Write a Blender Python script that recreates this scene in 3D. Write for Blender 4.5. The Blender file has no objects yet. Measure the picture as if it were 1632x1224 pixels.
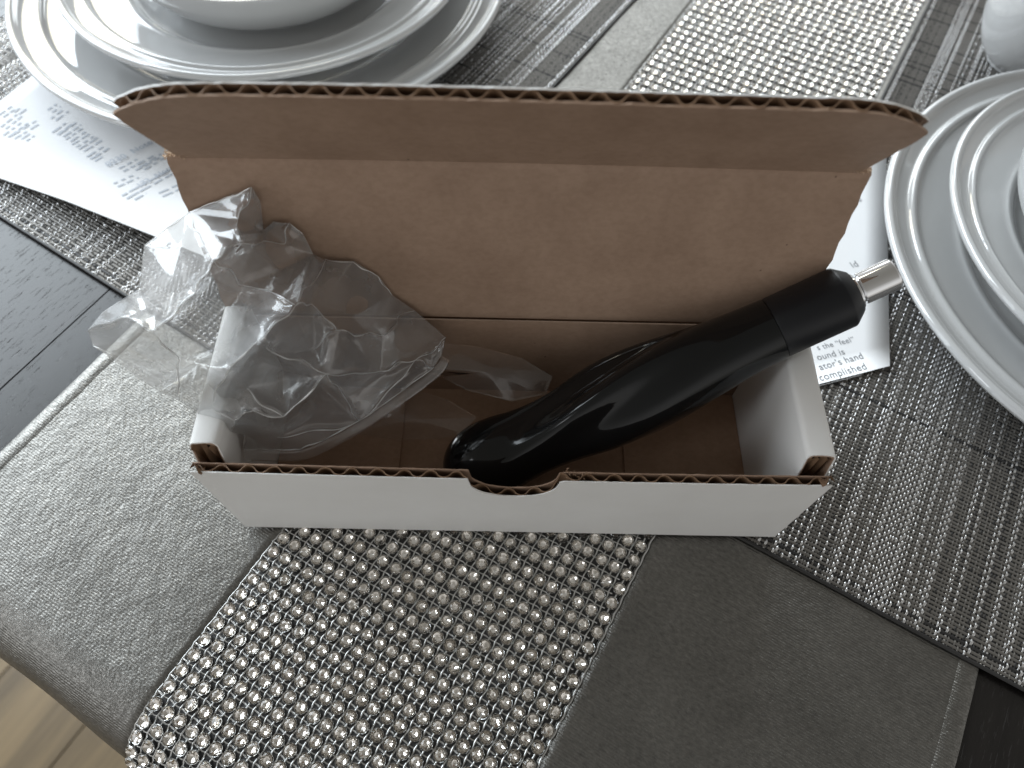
import bpy, bmesh, math, random
import numpy as np
from mathutils import Vector, Matrix, noise
from mathutils.geometry import delaunay_2d_cdt

S = bpy.context.scene
COL = S.collection
rnd = random.Random(7)
R = math.radians

# ------------------------------------------------------------------ camera
cam_d = bpy.data.cameras.new("camera")
cam = bpy.data.objects.new("camera", cam_d)
COL.objects.link(cam)
cam.location = (0.09767, -0.08070, 0.25773)
cam.rotation_euler = (0.51056, -0.01588, 0.01478)
cam_d.sensor_width = 36.0
cam_d.lens = 24.706
cam_d.clip_start = 0.01
cam_d.clip_end = 50
cam_d.dof.use_dof = True
cam_d.dof.focus_distance = 0.245
cam_d.dof.aperture_fstop = 10.5
S.camera = cam

# ------------------------------------------------------------------ light
world = bpy.data.worlds.new("World")
S.world = world
world.use_nodes = True
wn = world.node_tree.nodes
wl = world.node_tree.links
bg = wn['Background']
wtc = wn.new('ShaderNodeTexCoord')
wsep = wn.new('ShaderNodeSeparateXYZ')
wramp = wn.new('ShaderNodeValToRGB')
wmap = wn.new('ShaderNodeMapRange')
wl.new(wtc.outputs['Generated'], wsep.inputs[0])
wl.new(wsep.outputs['Z'], wmap.inputs[0])
wmap.inputs[1].default_value = -1
wmap.inputs[2].default_value = 1
wl.new(wmap.outputs[0], wramp.inputs[0])
# the room around the table: floor, pale walls brightest near eye level, dim ceiling
wr = wramp.color_ramp.elements
wr[0].position, wr[0].color = 0.34, (0.15, 0.125, 0.095, 1)
wr[1].position, wr[1].color = 1.0, (0.27, 0.258, 0.23, 1)
for p_, c_ in ((0.47, (0.62, 0.60, 0.56, 1)), (0.52, (1.0, 0.98, 0.94, 1)), (0.64, (0.92, 0.91, 0.89, 1)), (0.80, (0.40, 0.388, 0.36, 1))):
    e_ = wr.new(p_)
    e_.color = c_
wl.new(wramp.outputs[0], bg.inputs[0])
bg.inputs[1].default_value = 0.70


def area(name, loc, target, sx, sy, power, col):
    d = bpy.data.lights.new(name, 'AREA')
    d.shape = 'RECTANGLE'
    d.size = sx
    d.size_y = sy
    d.energy = power
    d.color = col
    o = bpy.data.objects.new(name, d)
    COL.objects.link(o)
    o.location = loc
    v = Vector(target) - Vector(loc)
    o.rotation_euler = v.to_track_quat('-Z', 'Y').to_euler()
    return o


# the room's windows: a tall glazed door of three panes to the left, one window behind, plus two added strip lamps
for wx, wy, pw_ in ((-2.02, 0.70, 33), (-1.70, 1.42, 40), (-1.16, 2.00, 40)):
    area('window_and_added_light', (wx, wy, 1.35), (0.0, 0.15, 1.35), 0.76, 2.0, pw_, (0.84, 0.93, 1.0))
area('window_and_added_light', (-0.72, 2.27, 1.25), (0.0, 0.15, 1.25), 0.30, 1.8, 10, (1.0, 0.93, 0.72))  # added warm strip standing for a curtain, gives the plates cream reflections
area('window_and_added_light', (-2.0, -0.95, 1.15), (0.0, 0.0, 1.0), 0.45, 1.1, 8, (0.92, 0.96, 1.0))  # added lamp at left front for streak highlights on the black handle
area('window_and_added_light', (0.48, 2.45, 1.30), (0.1, 0.2, 1.30), 1.15, 1.6, 30, (0.90, 0.97, 1.0))

S.view_settings.view_transform = 'Standard'
S.view_settings.look = 'None'
S.view_settings.exposure = 0.0
S.view_settings.gamma = 1.0
S.cycles.transparent_max_bounces = 32
S.cycles.max_bounces = 14
S.cycles.transmission_bounces = 12
S.cycles.glossy_bounces = 6
S.cycles.diffuse_bounces = 5
S.cycles.sample_clamp_indirect = 6


# ------------------------------------------------------------------ helpers
def put(o, parent=None, **kw):
    COL.objects.link(o)
    if parent is not None:
        o.parent = parent
    for k, v in kw.items():
        o[k] = v
    return o


def empty(name, loc, label, cat, group=None):
    o = bpy.data.objects.new(name, None)
    COL.objects.link(o)
    o.empty_display_size = 0.01
    o.location = loc
    o['label'] = label
    o['category'] = cat
    if group:
        o['group'] = group
    return o


def mesh_of(name, verts, faces, mats, smooth=False, idx=None, uvs=None):
    me = bpy.data.meshes.new(name)
    me.from_pydata([tuple(v) for v in verts], [], [tuple(f) for f in faces])
    for m in (mats if isinstance(mats, (list, tuple)) else [mats]):
        me.materials.append(m)
    if idx is not None:
        me.polygons.foreach_set('material_index', list(idx))
    if smooth:
        me.polygons.foreach_set('use_smooth', [True] * len(me.polygons))
    if uvs is not None:
        l = me.uv_layers.new(name='UVMap')
        vi = np.empty(len(me.loops), dtype=np.int32)
        me.loops.foreach_get('vertex_index', vi)
        l.data.foreach_set('uv', np.asarray(uvs, dtype=np.float32)[vi].ravel())
    me.update()
    return me


def mk(name, verts, faces, mats, parent=None, smooth=False, idx=None, uvs=None, **kw):
    me = mesh_of(name, verts, faces, mats, smooth, idx, uvs)
    o = bpy.data.objects.new(name, me)
    put(o, parent, **kw)
    if parent is not None and parent.type == 'EMPTY':
        o.matrix_parent_inverse = Matrix.Translation(-Vector(parent.location))
    return o


def boxvf(x0, x1, y0, y1, z0, z1):
    v = [(x0, y0, z0), (x1, y0, z0), (x1, y1, z0), (x0, y1, z0), (x0, y0, z1), (x1, y0, z1), (x1, y1, z1), (x0, y1, z1)]
    f = [(0, 3, 2, 1), (4, 5, 6, 7), (0, 1, 5, 4), (1, 2, 6, 5), (2, 3, 7, 6), (3, 0, 4, 7)]
    return v, f


def lathe(profile, n, center=(0, 0, 0), closed=False):
    v, f = [], []
    for r, z in profile:
        for k in range(n):
            a = 2 * math.pi * k / n
            v.append((center[0] + r * math.cos(a), center[1] + r * math.sin(a), center[2] + z))
    m = len(profile)
    for i in range(m - 1 if not closed else m):
        j = (i + 1) % m
        for k in range(n):
            l = (k + 1) % n
            f.append((i * n + k, i * n + l, j * n + l, j * n + k))
    return v, f


def smooth_profile(pts, n=6):
    out = []
    for i in range(len(pts) - 1):
        p0 = Vector(pts[max(i - 1, 0)])
        p1 = Vector(pts[i])
        p2 = Vector(pts[i + 1])
        p3 = Vector(pts[min(i + 2, len(pts) - 1)])
        for k in range(n):
            t = k / n
            out.append(tuple(0.5 * ((2 * p1) + (-p0 + p2) * t + (2 * p0 - 5 * p1 + 4 * p2 - p3) * t * t + (-p0 + 3 * p1 - 3 * p2 + p3) * t ** 3)))
    out.append(tuple(pts[-1]))
    return out


# ------------------------------------------------------------------ materials
def mat(name):
    m = bpy.data.materials.new(name)
    m.use_nodes = True
    return m, m.node_tree.nodes, m.node_tree.links, m.node_tree.nodes['Principled BSDF']


def coords(n, l, kind='Object', scale=(1, 1, 1), rot=(0, 0, 0)):
    tc = n.new('ShaderNodeTexCoord')
    mp = n.new('ShaderNodeMapping')
    mp.inputs['Scale'].default_value = scale
    mp.inputs['Rotation'].default_value = rot
    l.new(tc.outputs[kind], mp.inputs[0])
    return mp.outputs[0]


def noise_t(n, l, vec, scale, detail=4, rough=0.6):
    t = n.new('ShaderNodeTexNoise')
    t.inputs['Scale'].default_value = scale
    t.inputs['Detail'].default_value = detail
    t.inputs['Roughness'].default_value = rough
    l.new(vec, t.inputs['Vector'])
    return t.outputs['Fac']


def ramp(n, l, fac, stops):
    r = n.new('ShaderNodeValToRGB')
    e = r.color_ramp.elements
    e[0].position, e[0].color = stops[0][0], (*stops[0][1], 1)
    e[1].position, e[1].color = stops[-1][0], (*stops[-1][1], 1)
    for p, c in stops[1:-1]:
        x = e.new(p)
        x.color = (*c, 1)
    l.new(fac, r.inputs[0])
    return r.outputs[0]


def bump(n, l, h, strength, dist, prev=None):
    b = n.new('ShaderNodeBump')
    b.inputs['Strength'].default_value = strength
    b.inputs['Distance'].default_value = dist
    l.new(h, b.inputs['Height'])
    if prev is not None:
        l.new(prev, b.inputs['Normal'])
    return b.outputs[0]


def simple(name, col, rough, metal=0.0, coat=0.0, spec=0.5):
    m, n, l, p = mat(name)
    p.inputs['Base Color'].default_value = (*col, 1)
    p.inputs['Roughness'].default_value = rough
    p.inputs['Metallic'].default_value = metal
    p.inputs['Coat Weight'].default_value = coat
    p.inputs['Specular IOR Level'].default_value = spec
    return m


def kraft(name, c1, c2, dark=1.0):
    m, n, l, p = mat(name)
    v = coords(n, l)
    f = noise_t(n, l, v, 45, 6, 0.65)
    col = ramp(n, l, f, [(0.3, tuple(x * dark for x in c1)), (0.7, tuple(x * dark for x in c2))])
    v2 = coords(n, l, scale=(420, 620, 620))
    f2 = noise_t(n, l, v2, 1.0, 3, 0.6)
    mx = n.new('ShaderNodeMix')
    mx.data_type = 'RGBA'
    mx.blend_type = 'MULTIPLY'
    mx.inputs[0].default_value = 0.35
    l.new(col, mx.inputs[6])
    l.new(ramp(n, l, f2, [(0.35, (0.72, 0.70, 0.66)), (0.6, (1, 1, 1))]), mx.inputs[7])
    # sparse dark and pale fibre flecks
    vo = n.new('ShaderNodeTexVoronoi')
    vo.inputs['Scale'].default_value = 110
    l.new(coords(n, l), vo.inputs['Vector'])
    fl = ramp(n, l, vo.outputs['Distance'], [(0.03, (1, 1, 1)), (0.06, (0, 0, 0))])
    mx2 = n.new('ShaderNodeMix')
    mx2.data_type = 'RGBA'
    sep = n.new('ShaderNodeMath')
    sep.operation = 'MULTIPLY'
    l.new(fl, sep.inputs[0])
    big = noise_t(n, l, coords(n, l), 30, 1, 0.5)
    l.new(ramp(n, l, big, [(0.55, (0, 0, 0)), (0.62, (1, 1, 1))]), sep.inputs[1])
    l.new(sep.outputs[0], mx2.inputs[0])
    l.new(mx.outputs[2], mx2.inputs[6])
    mx2.inputs[7].default_value = (0.12, 0.075, 0.05, 1)
    l.new(mx2.outputs[2], p.inputs['Base Color'])
    p.inputs['Roughness'].default_value = 0.62
    p.inputs['Specular IOR Level'].default_value = 0.35
    b = bump(n, l, noise_t(n, l, coords(n, l), 900, 3, 0.6), 0.25, 0.0002)
    b = bump(n, l, noise_t(n, l, coords(n, l), 60, 3, 0.6), 0.3, 0.0008, b)
    l.new(b, p.inputs['Normal'])
    return m


M_KRAFT = kraft('kraft_board', (0.325, 0.220, 0.158), (0.405, 0.282, 0.207))
M_KRAFT_L = kraft('kraft_board_floor', (0.36, 0.235, 0.16), (0.43, 0.285, 0.20))
M_KRAFT_D = kraft('kraft_fluting', (0.19, 0.115, 0.07), (0.29, 0.185, 0.115))


def white_board():
    m, n, l, p = mat('white_board')
    v = coords(n, l)
    f = noise_t(n, l, v, 25, 5, 0.6)
    l.new(ramp(n, l, f, [(0.3, (0.82, 0.815, 0.80)), (0.7, (0.87, 0.87, 0.86))]), p.inputs['Base Color'])
    p.inputs['Roughness'].default_value = 0.5
    p.inputs['Specular IOR Level'].default_value = 0.35
    # faint wash-board relief of the fluting under the liner
    w = n.new('ShaderNodeTexWave')
    w.inputs['Scale'].default_value = 19.6
    w.inputs['Distortion'].default_value = 0.3
    l.new(coords(n, l), w.inputs['Vector'])
    b = bump(n, l, w.outputs['Fac'], 0.12, 0.0004)
    b = bump(n, l, noise_t(n, l, coords(n, l), 350, 3, 0.6), 0.12, 0.0003, b)
    b = bump(n, l, noise_t(n, l, coords(n, l), 32, 3, 0.55), 0.35, 0.0022, b)
    l.new(b, p.inputs['Normal'])
    return m


M_WHITE = white_board()


def runner_fabric():
    m, n, l, p = mat('shimmer_knit')
    uv = coords(n, l, 'UV')
    f = noise_t(n, l, uv, 38, 5, 0.7)
    fine = noise_t(n, l, coords(n, l, 'UV', (900, 420, 1)), 1.0, 3, 0.7)
    col = ramp(n, l, fine, [(0.2, (0.13, 0.126, 0.117)), (0.8, (0.315, 0.306, 0.288))])
    mx = n.new('ShaderNodeMix')
    mx.data_type = 'RGBA'
    mx.blend_type = 'MULTIPLY'
    mx.inputs[0].default_value = 0.5
    l.new(col, mx.inputs[6])
    l.new(ramp(n, l, f, [(0.35, (0.6, 0.6, 0.6)), (0.65, (1, 1, 1))]), mx.inputs[7])
    l.new(mx.outputs[2], p.inputs['Base Color'])
    p.inputs['Metallic'].default_value = 0.92
    l.new(ramp(n, l, fine, [(0.3, (0.44, 0.44, 0.44)), (0.8, (0.30, 0.30, 0.30))]), p.inputs['Roughness'])
    # knit ribs across the runner, loops along it
    w = n.new('ShaderNodeTexWave')
    w.wave_type = 'BANDS'
    w.bands_direction = 'X'
    w.inputs['Scale'].default_value = 330
    w.inputs['Distortion'].default_value = 0.6
    w.inputs['Detail'].default_value = 1
    l.new(uv, w.inputs['Vector'])
    b = bump(n, l, w.outputs['Fac'], 0.22, 0.0004)
    b = bump(n, l, noise_t(n, l, coords(n, l, 'UV', (1500, 700, 1)), 1.0, 2, 0.6), 0.40, 0.0006, b)
    b = bump(n, l, noise_t(n, l, uv, 130, 3, 0.6), 0.35, 0.0012, b)
    l.new(b, p.inputs['Normal'])
    return m


M_RUN = runner_fabric()
M_NETBACK = simple('net_backing', (0.055, 0.054, 0.054), 0.6, 0.2)
M_WIRE = simple('silver_net_wire', (0.62, 0.62, 0.61), 0.28, 1.0)
M_FOIL = simple('stone_foil', (0.88, 0.85, 0.81), 0.04, 1.0)  # warm tint put into the foil colour for brown room reflections
M_CUP = simple('stone_cup', (0.66, 0.66, 0.65), 0.22, 1.0)


def stone_glass():
    m, n, l, p = mat('faceted_acrylic')
    p.inputs['Base Color'].default_value = (1, 0.995, 0.985, 1)
    p.inputs['Roughness'].default_value = 0.0
    p.inputs['IOR'].default_value = 1.5
    p.inputs['Transmission Weight'].default_value = 1.0
    return m


M_STONE = stone_glass()
M_SILVER_T = simple('silver_thread', (0.80, 0.80, 0.81), 0.27, 0.85)
M_GREY_T = simple('grey_thread', (0.17, 0.16, 0.148), 0.42, 0.45)
M_BLACK_T = simple('black_thread', (0.035, 0.034, 0.034), 0.45, 0.2)


def wood(name, c1, c2, rough, sc, coat):
    m, n, l, p = mat(name)
    v = coords(n, l, 'UV', sc)
    f = noise_t(n, l, v, 1.0, 6, 0.65)
    l.new(ramp(n, l, f, [(0.3, c1), (0.7, c2)]), p.inputs['Base Color'])
    p.inputs['Roughness'].default_value = rough
    p.inputs['Coat Weight'].default_value = coat
    p.inputs['Coat Roughness'].default_value = 0.3
    g = noise_t(n, l, coords(n, l, 'UV', (sc[0] * 6, sc[1] * 5, 1)), 1.0, 3, 0.6)
    gg = ramp(n, l, g, [(0.30, (0, 0, 0)), (0.40, (1, 1, 1))])
    b = bump(n, l, gg, 0.35, 0.0004)
    l.new(b, p.inputs['Normal'])
    return m


M_TABLE = wood('dark_stained_wood', (0.006, 0.005, 0.005), (0.013, 0.011, 0.010), 0.27, (18, 220, 1), 0.0)
M_FLOOR = wood('pale_oak', (0.085, 0.058, 0.028), (0.30, 0.212, 0.108), 0.45, (1.6, 26, 1), 0.2)


def ceramic():
    m, n, l, p = mat('white_glaze')
    f = noise_t(n, l, coords(n, l), 7, 3, 0.5)
    l.new(ramp(n, l, f, [(0.3, (0.46, 0.465, 0.47)), (0.7, (0.49, 0.495, 0.495))]), p.inputs['Base Color'])
    p.inputs['Roughness'].default_value = 0.05
    p.inputs['Specular IOR Level'].default_value = 0.5
    p.inputs['IOR'].default_value = 2.05
    b = bump(n, l, noise_t(n, l, coords(n, l), 28, 2, 0.5), 0.10, 0.002)
    l.new(b, p.inputs['Normal'])
    return m


M_CER = ceramic()
M_PAPER = simple('copy_paper', (0.82, 0.83, 0.85), 0.7, 0, 0, 0.3)
M_INK = simple('printing_ink', (0.20, 0.21, 0.23), 0.7)
M_INKB = simple('pale_printing_ink', (0.50, 0.54, 0.60), 0.7)
M_CHROME = simple('chrome', (0.90, 0.91, 0.93), 0.05, 1.0)


def black_gloss():
    m, n, l, p = mat('glossy_black_lacquer')
    p.inputs['Base Color'].default_value = (0.006, 0.007, 0.008, 1)
    p.inputs['Roughness'].default_value = 0.10
    p.inputs['Specular IOR Level'].default_value = 0.32
    p.inputs['Coat Weight'].default_value = 0.12
    p.inputs['Coat Roughness'].default_value = 0.07
    b = bump(n, l, noise_t(n, l, coords(n, l), 60, 2, 0.5), 0.10, 0.002)
    l.new(b, p.inputs['Normal'])
    return m


M_BLACK = black_gloss()
M_BLACK_S = simple('satin_black_plastic', (0.009, 0.010, 0.013), 0.36, 0, 0, 0.35)


def film(name, haze, gloss_rough):
    m, n, l, p = mat(name)
    n.remove(p)
    out = n['Material Output']
    tr = n.new('ShaderNodeBsdfTransparent')
    tr.inputs[0].default_value = (0.95, 0.95, 0.945, 1)
    gl = n.new('ShaderNodeBsdfGlossy')
    gl.inputs['Roughness'].default_value = gloss_rough
    gl.inputs['Color'].default_value = (0.85, 0.85, 0.85, 1)
    fr = n.new('ShaderNodeFresnel')
    fr.inputs['IOR'].default_value = 1.55
    df = n.new('ShaderNodeBsdfDiffuse')
    df.inputs[0].default_value = (0.86, 0.87, 0.88, 1)
    tl = n.new('ShaderNodeBsdfTranslucent')
    tl.inputs[0].default_value = (0.86, 0.87, 0.88, 1)
    a1 = n.new('ShaderNodeMixShader')
    a1.inputs[0].default_value = 0.5
    l.new(df.outputs[0], a1.inputs[1])
    l.new(tl.outputs[0], a1.inputs[2])
    a2 = n.new('ShaderNodeMixShader')
    hz = n.new('ShaderNodeMapRange')
    f = noise_t(n, l, coords(n, l), 35, 5, 0.65)
    l.new(f, hz.inputs[0])
    hz.inputs[1].default_value = 0.3
    hz.inputs[2].default_value = 0.7
    hz.inputs[3].default_value = haze * 0.5
    hz.inputs[4].default_value = haze * 1.5
    l.new(hz.outputs[0], a2.inputs[0])
    l.new(tr.outputs[0], a2.inputs[1])
    l.new(a1.outputs[0], a2.inputs[2])
    a3 = n.new('ShaderNodeMixShader')
    l.new(fr.outputs[0], a3.inputs[0])
    g2 = n.new('ShaderNodeBsdfGlossy')
    g2.inputs['Roughness'].default_value = 0.32
    a4 = n.new('ShaderNodeMixShader')
    a4.inputs[0].default_value = haze * 0.48
    l.new(a2.outputs[0], a4.inputs[1])
    l.new(g2.outputs[0], a4.inputs[2])
    l.new(a4.outputs[0], a3.inputs[1])
    l.new(gl.outputs[0], a3.inputs[2])
    l.new(a3.outputs[0], out.inputs[0])
    # fine crinkles in the film
    w = n.new('ShaderNodeTexNoise')
    w.noise_type = 'RIDGED_MULTIFRACTAL' if hasattr(w, 'noise_type') else w.noise_type
    w.inputs['Scale'].default_value = 34
    w.inputs['Detail'].default_value = 3
    l.new(coords(n, l), w.inputs['Vector'])
    b = bump(n, l, w.outputs['Fac'], 0.10, 0.0010)
    b = bump(n, l, noise_t(n, l, coords(n, l, scale=(1, 2.2, 1)), 120, 2, 0.5), 0.12, 0.0005, b)
    for s in (gl, fr, g2):
        l.new(b, s.inputs['Normal'])
    return m


M_FILM = film('clear_poly_film', 0.19, 0.05)
M_FILM2 = film('clear_poly_film_thin', 0.06, 0.12)

# ------------------------------------------------------------------ runner frame: u along the runner, v across it
OX, OY = 0.0118, -0.0047
AU = R(60.2)
U = Vector((math.cos(AU), math.sin(AU)))
V = Vector((math.sin(AU), -math.cos(AU)))


def g(u, v):
    return OX + U.x * u + V.x * v, OY + U.y * u + V.y * v


Z_TABLE = -0.0036
U_END = -0.060       # where the table edge begins to roll off
R_EDGE = 0.024


def runner_z(u, v):
    """cloth surface: flat on the table, then over the rounded edge and down"""
    rr = R_EDGE + 0.0015 * math.sin(v * 60 + 1)
    ue = U_END + 0.0015 * math.sin(v * 38)
    if u > ue:
        w = 0.00025 * math.sin(u * 70 + v * 31) * math.sin(v * 55)
        return u, -0.0019 + w
    s = ue - u
    amax = R(84)
    a = s / rr
    if a < amax:
        return ue - rr * math.sin(a), -0.0019 - rr * (1 - math.cos(a))
    d = s - amax * rr
    return ue - rr * math.sin(amax) - d * math.cos(amax), -0.0019 - rr * (1 - math.cos(amax)) - d * math.sin(amax)


def on_runner(u, v, h=0.0):
    uu, z = runner_z(u, v)
    u2, z2 = runner_z(u - 0.0005, v)
    t = Vector((uu - u2, z - z2)).normalized()
    nx, nz = -t.y, t.x
    x, y = g(uu + nx * h, v)
    return Vector((x, y, z + nz * h)), Vector((U.x * nx, U.y * nx, nz))


# ------------------------------------------------------------------ floor and table
def plank_set(parent, matl, u0, u1, v0, width, count, z0, z1, gap, name, jitter=0.0):
    for i in range(count):
        a = v0 + i * width
        vs, fs = boxvf(u0, u1, a + gap / 2, a + width - gap / 2, z0, z1 + rnd.uniform(-jitter, jitter))
        # soft bevelled long edges
        bm = bmesh.new()
        bv = [bm.verts.new(p) for p in vs]
        for f in fs:
            bm.faces.new([bv[k] for k in f])
        ed = [e for e in bm.edges if abs(e.verts[0].co.x - e.verts[1].co.x) > 0.1 and min(e.verts[0].co.z, e.verts[1].co.z) > z0 + 1e-4]
        bmesh.ops.bevel(bm, geom=ed, offset=0.0003, segments=2, affect='EDGES', clamp_overlap=True)
        bm.normal_update()
        bm.verts.index_update()
        off = rnd.uniform(0, 5)
        verts, uvs = [], []
        for q in bm.verts:
            x, y = g(q.co.x, q.co.y)
            verts.append((x, y, q.co.z))
            uvs.append((q.co.x + off, q.co.y))
        faces = [[q.index for q in f.verts] for f in bm.faces]
        # the frame (u, v) is left-handed in x, y: flip faces
        faces = [f[::-1] for f in faces]
        bm.free()
        mk(name, verts, faces, matl, parent, uvs=uvs)


fx = [g(a, b) for a, b in ((-1.6, -1.6), (1.9, -1.6), (1.9, 1.6), (-1.6, 1.6))]
floor = mk('floor', [(x, y, -0.775) for x, y in fx], [(3, 2, 1, 0)], simple('floor_underlay', (0.05, 0.04, 0.03), 0.8), kind='structure')
plank_set(floor, M_FLOOR, -1.6, 1.9, -1.5, 0.14, 21, -0.773, -0.760, 0.002, 'floorboard')

table = empty('dining_table', (0.3, 0.4, -0.76), 'dark stained wooden dining table under the runner and place mats', 'table')
plank_set(table, M_TABLE, U_END + 0.001, 1.15, -0.141 - 0.11 * 4, 0.11, 11, -0.034, Z_TABLE, 0.0002, 'plank')
for (u_, v_) in ((0.04, -0.50), (1.05, -0.50), (0.04, 0.55), (1.05, 0.55)):
    vs, fs = boxvf(u_ - 0.035, u_ + 0.035, v_ - 0.035, v_ + 0.035, -0.760, -0.0345)
    mk('leg', [(*g(p[0], p[1]), p[2]) for p in vs], [f[::-1] for f in fs], M_TABLE, table, uvs=[(p[2], p[0] + p[1]) for p in vs])

# ------------------------------------------------------------------ table runner
runner = empty('table_runner', (*g(0.2, 0.06), -0.003), 'grey shimmer table runner with a wide rhinestone band down its middle, under the open box', 'table runner')
STRIP0, STRIP1 = 0.0, 0.1213
RUN0, RUN1 = -0.1165, 0.2390
U_RUN0, U_RUN1 = -0.135, 0.62


def band(name, v0, v1, h, matl, nv, th=0.0008, ruffle=0.0):
    us = list(np.arange(U_RUN0, -0.03, 0.0018)) + list(np.arange(-0.03, U_RUN1, 0.006))
    verts, uvs, faces = [], [], []
    for i, u in enumerate(us):
        for j in range(nv + 1):
            v = v0 + (v1 - v0) * j / nv
            if ruffle and (j == 0 or j == nv):
                v += ruffle * noise.noise(Vector((u * 180, j, 3)))
            p, nn = on_runner(u, v, h)
            verts.append(p)
            uvs.append((u, v))
    m_ = nv + 1
    k = len(verts)
    for i, u in enumerate(us):
        for j in range(m_):
            p, nn = on_runner(u, v0 + (v1 - v0) * j / nv, h)
            verts.append(verts[i * m_ + j] - nn * th)
            uvs.append(uvs[i * m_ + j])
    for i in range(len(us) - 1):
        for j in range(nv):
            a = i * m_ + j
            faces.append((a, a + 1, a + m_ + 1, a + m_))
            faces.append((k + a, k + a + m_, k + a + m_ + 1, k + a + 1))
        for j in (0, nv):
            a = i * m_ + j
            q = (a, a + m_, k + a + m_, k + a)
            faces.append(q if j == 0 else q[::-1])
    return mk(name, verts, faces, matl, runner, smooth=True, uvs=uvs)


band('fabric_panel', RUN0, STRIP0 + 0.001, 0.0, M_RUN, 26, ruffle=0.0006)
band('fabric_panel', STRIP1 - 0.001, RUN1, 0.0, M_RUN, 26, ruffle=0.0006)
band('net_backing', STRIP0 + 0.0012, STRIP1 - 0.0012, -0.0001, M_NETBACK, 12, th=0.0005)
# rolled side hems
for vv in (RUN0 + 0.0035, RUN1 - 0.0035):
    verts, faces, uvs = [], [], []
    us = list(np.arange(U_RUN0, U_RUN1, 0.004))
    for i, u in enumerate(us):
        for j, (dv, h) in enumerate(((-0.0034, -0.0002), (-0.003, 0.00012), (0.0, 0.00015), (0.003, 0.00010), (0.0036, -0.0002))):
            p, nn = on_runner(u, vv + dv + 0.0004 * noise.noise(Vector((u * 90, vv, 0))), h)
            verts.append(p)
            uvs.append((u, vv + dv))
    for i in range(len(us) - 1):
        for j in range(4):
            a = i * 5 + j
            faces.append((a, a + 1, a + 6, a + 5))
    mk('hem', verts, faces, M_RUN, runner, smooth=True, uvs=uvs)

# net of silver wire, and one stone on every second crossing
PU, PV = 0.00597, 0.00528
NV = 23
v_of = lambda j: STRIP0 + 0.0026 + j * PV
rows = [(-0.093 + i * PU) for i in range(int((0.60 + 0.093) / PU))]


def wire_net():
    verts, faces = [], []

    def tube(path, rad):
        base = len(verts)
        for i, (u, v, h) in enumerate(path):
            p, nn = on_runner(u, v, h)
            if i < len(path) - 1:
                q, _ = on_runner(*path[i + 1])
            else:
                q = p + (p - on_runner(*path[i - 1])[0])
            t = (q - p).normalized()
            s = t.cross(nn).normalized()
            for c, d in ((-1, 0), (0, 1), (1, 0)):
                verts.append(p + s * rad * c + nn * rad * d)
        for i in range(len(path) - 1):
            a = base + i * 3
            faces.append((a, a + 3, a + 4, a + 1))
            faces.append((a + 1, a + 4, a + 5, a + 2))
    u_lo, u_hi = rows[0] - PU, 0.50
    nwv = 2 * NV - 1
    su = PU / 4
    for k in range(-1, nwv + 1):
        v = v_of(0) + k * PV / 2
        path = []
        u = u_lo
        i = 0
        while u < u_hi:
            path.append((u, v + 0.00012 * (1 if (i // 2 + k) % 2 else -1) + rnd.uniform(-.00007, .00007), 0.00035 + 0.00018 * (1 if (i + k) % 2 else -1)))
            u += su
            i += 1
        tube(path, 0.00026)
    nu = int((u_hi - u_lo) / (PU / 2))
    for k in range(nu):
        u = u_lo + k * PU / 2
        path = []
        for i in range(4 * NV - 2):
            v = v_of(0) - PV / 2 + i * PV / 4
            path.append((u + 0.00012 * (1 if (i // 2 + k) % 2 else -1) + rnd.uniform(-.00007, .00007), v, 0.00035 - 0.00018 * (1 if (i + k) % 2 else -1)))
        tube(path, 0.00023)
    return verts, faces


v_, f_ = wire_net()
mk('wire_net', v_, f_, M_WIRE, runner, smooth=True, kind='stuff')


def stone_geo(seed):
    """faceted clear dome on a foil-backed cone, sitting in a metal cup"""
    r_ = random.Random(seed)
    n = 8
    a0 = r_.uniform(0, 1)
    v, f, ix = [], [], []
    ring = lambda r, z, o: [(r * math.cos(2 * math.pi * (k + o) / n + a0), r * math.sin(2 * math.pi * (k + o) / n + a0), z) for k in range(n)]
    v += ring(0.00085, 0.00205, 0)      # 0..n-1 table
    v += ring(0.00165, 0.00175, 0.5)    # crown
    v += ring(0.00218, 0.00105, 0)      # girdle
    v += [(r_.uniform(-.0003, .0003), r_.uniform(-.0003, .0003), 0.00034)]              # foil apex
    for k in range(n):
        l = (k + 1) % n
        f.append((k, n + k, l)); ix.append(0)
        f.append((n + k, n + l, l)); ix.append(0)
        f.append((n + k, 2 * n + k, 2 * n + l)); ix.append(0)
        f.append((n + k, 2 * n + l, n + l)); ix.append(0)
        f.append((2 * n + l, 2 * n + k, 3 * n)); ix.append(1)
    f.append(tuple(range(n))); ix.append(0)
    b = len(v)
    m = 12
    for r, z in ((0.00225, 0.0001), (0.00240, 0.00095), (0.00233, 0.00120), (0.00217, 0.00112)):
        for k in range(m):
            v.append((r * math.cos(2 * math.pi * k / m), r * math.sin(2 * math.pi * k / m), z))
    for i in range(3):
        for k in range(m):
            l = (k + 1) % m
            f.append((b + i * m + k, b + i * m + l, b + (i + 1) * m + l, b + (i + 1) * m + k)); ix.append(2)
    return v, f, ix


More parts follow.
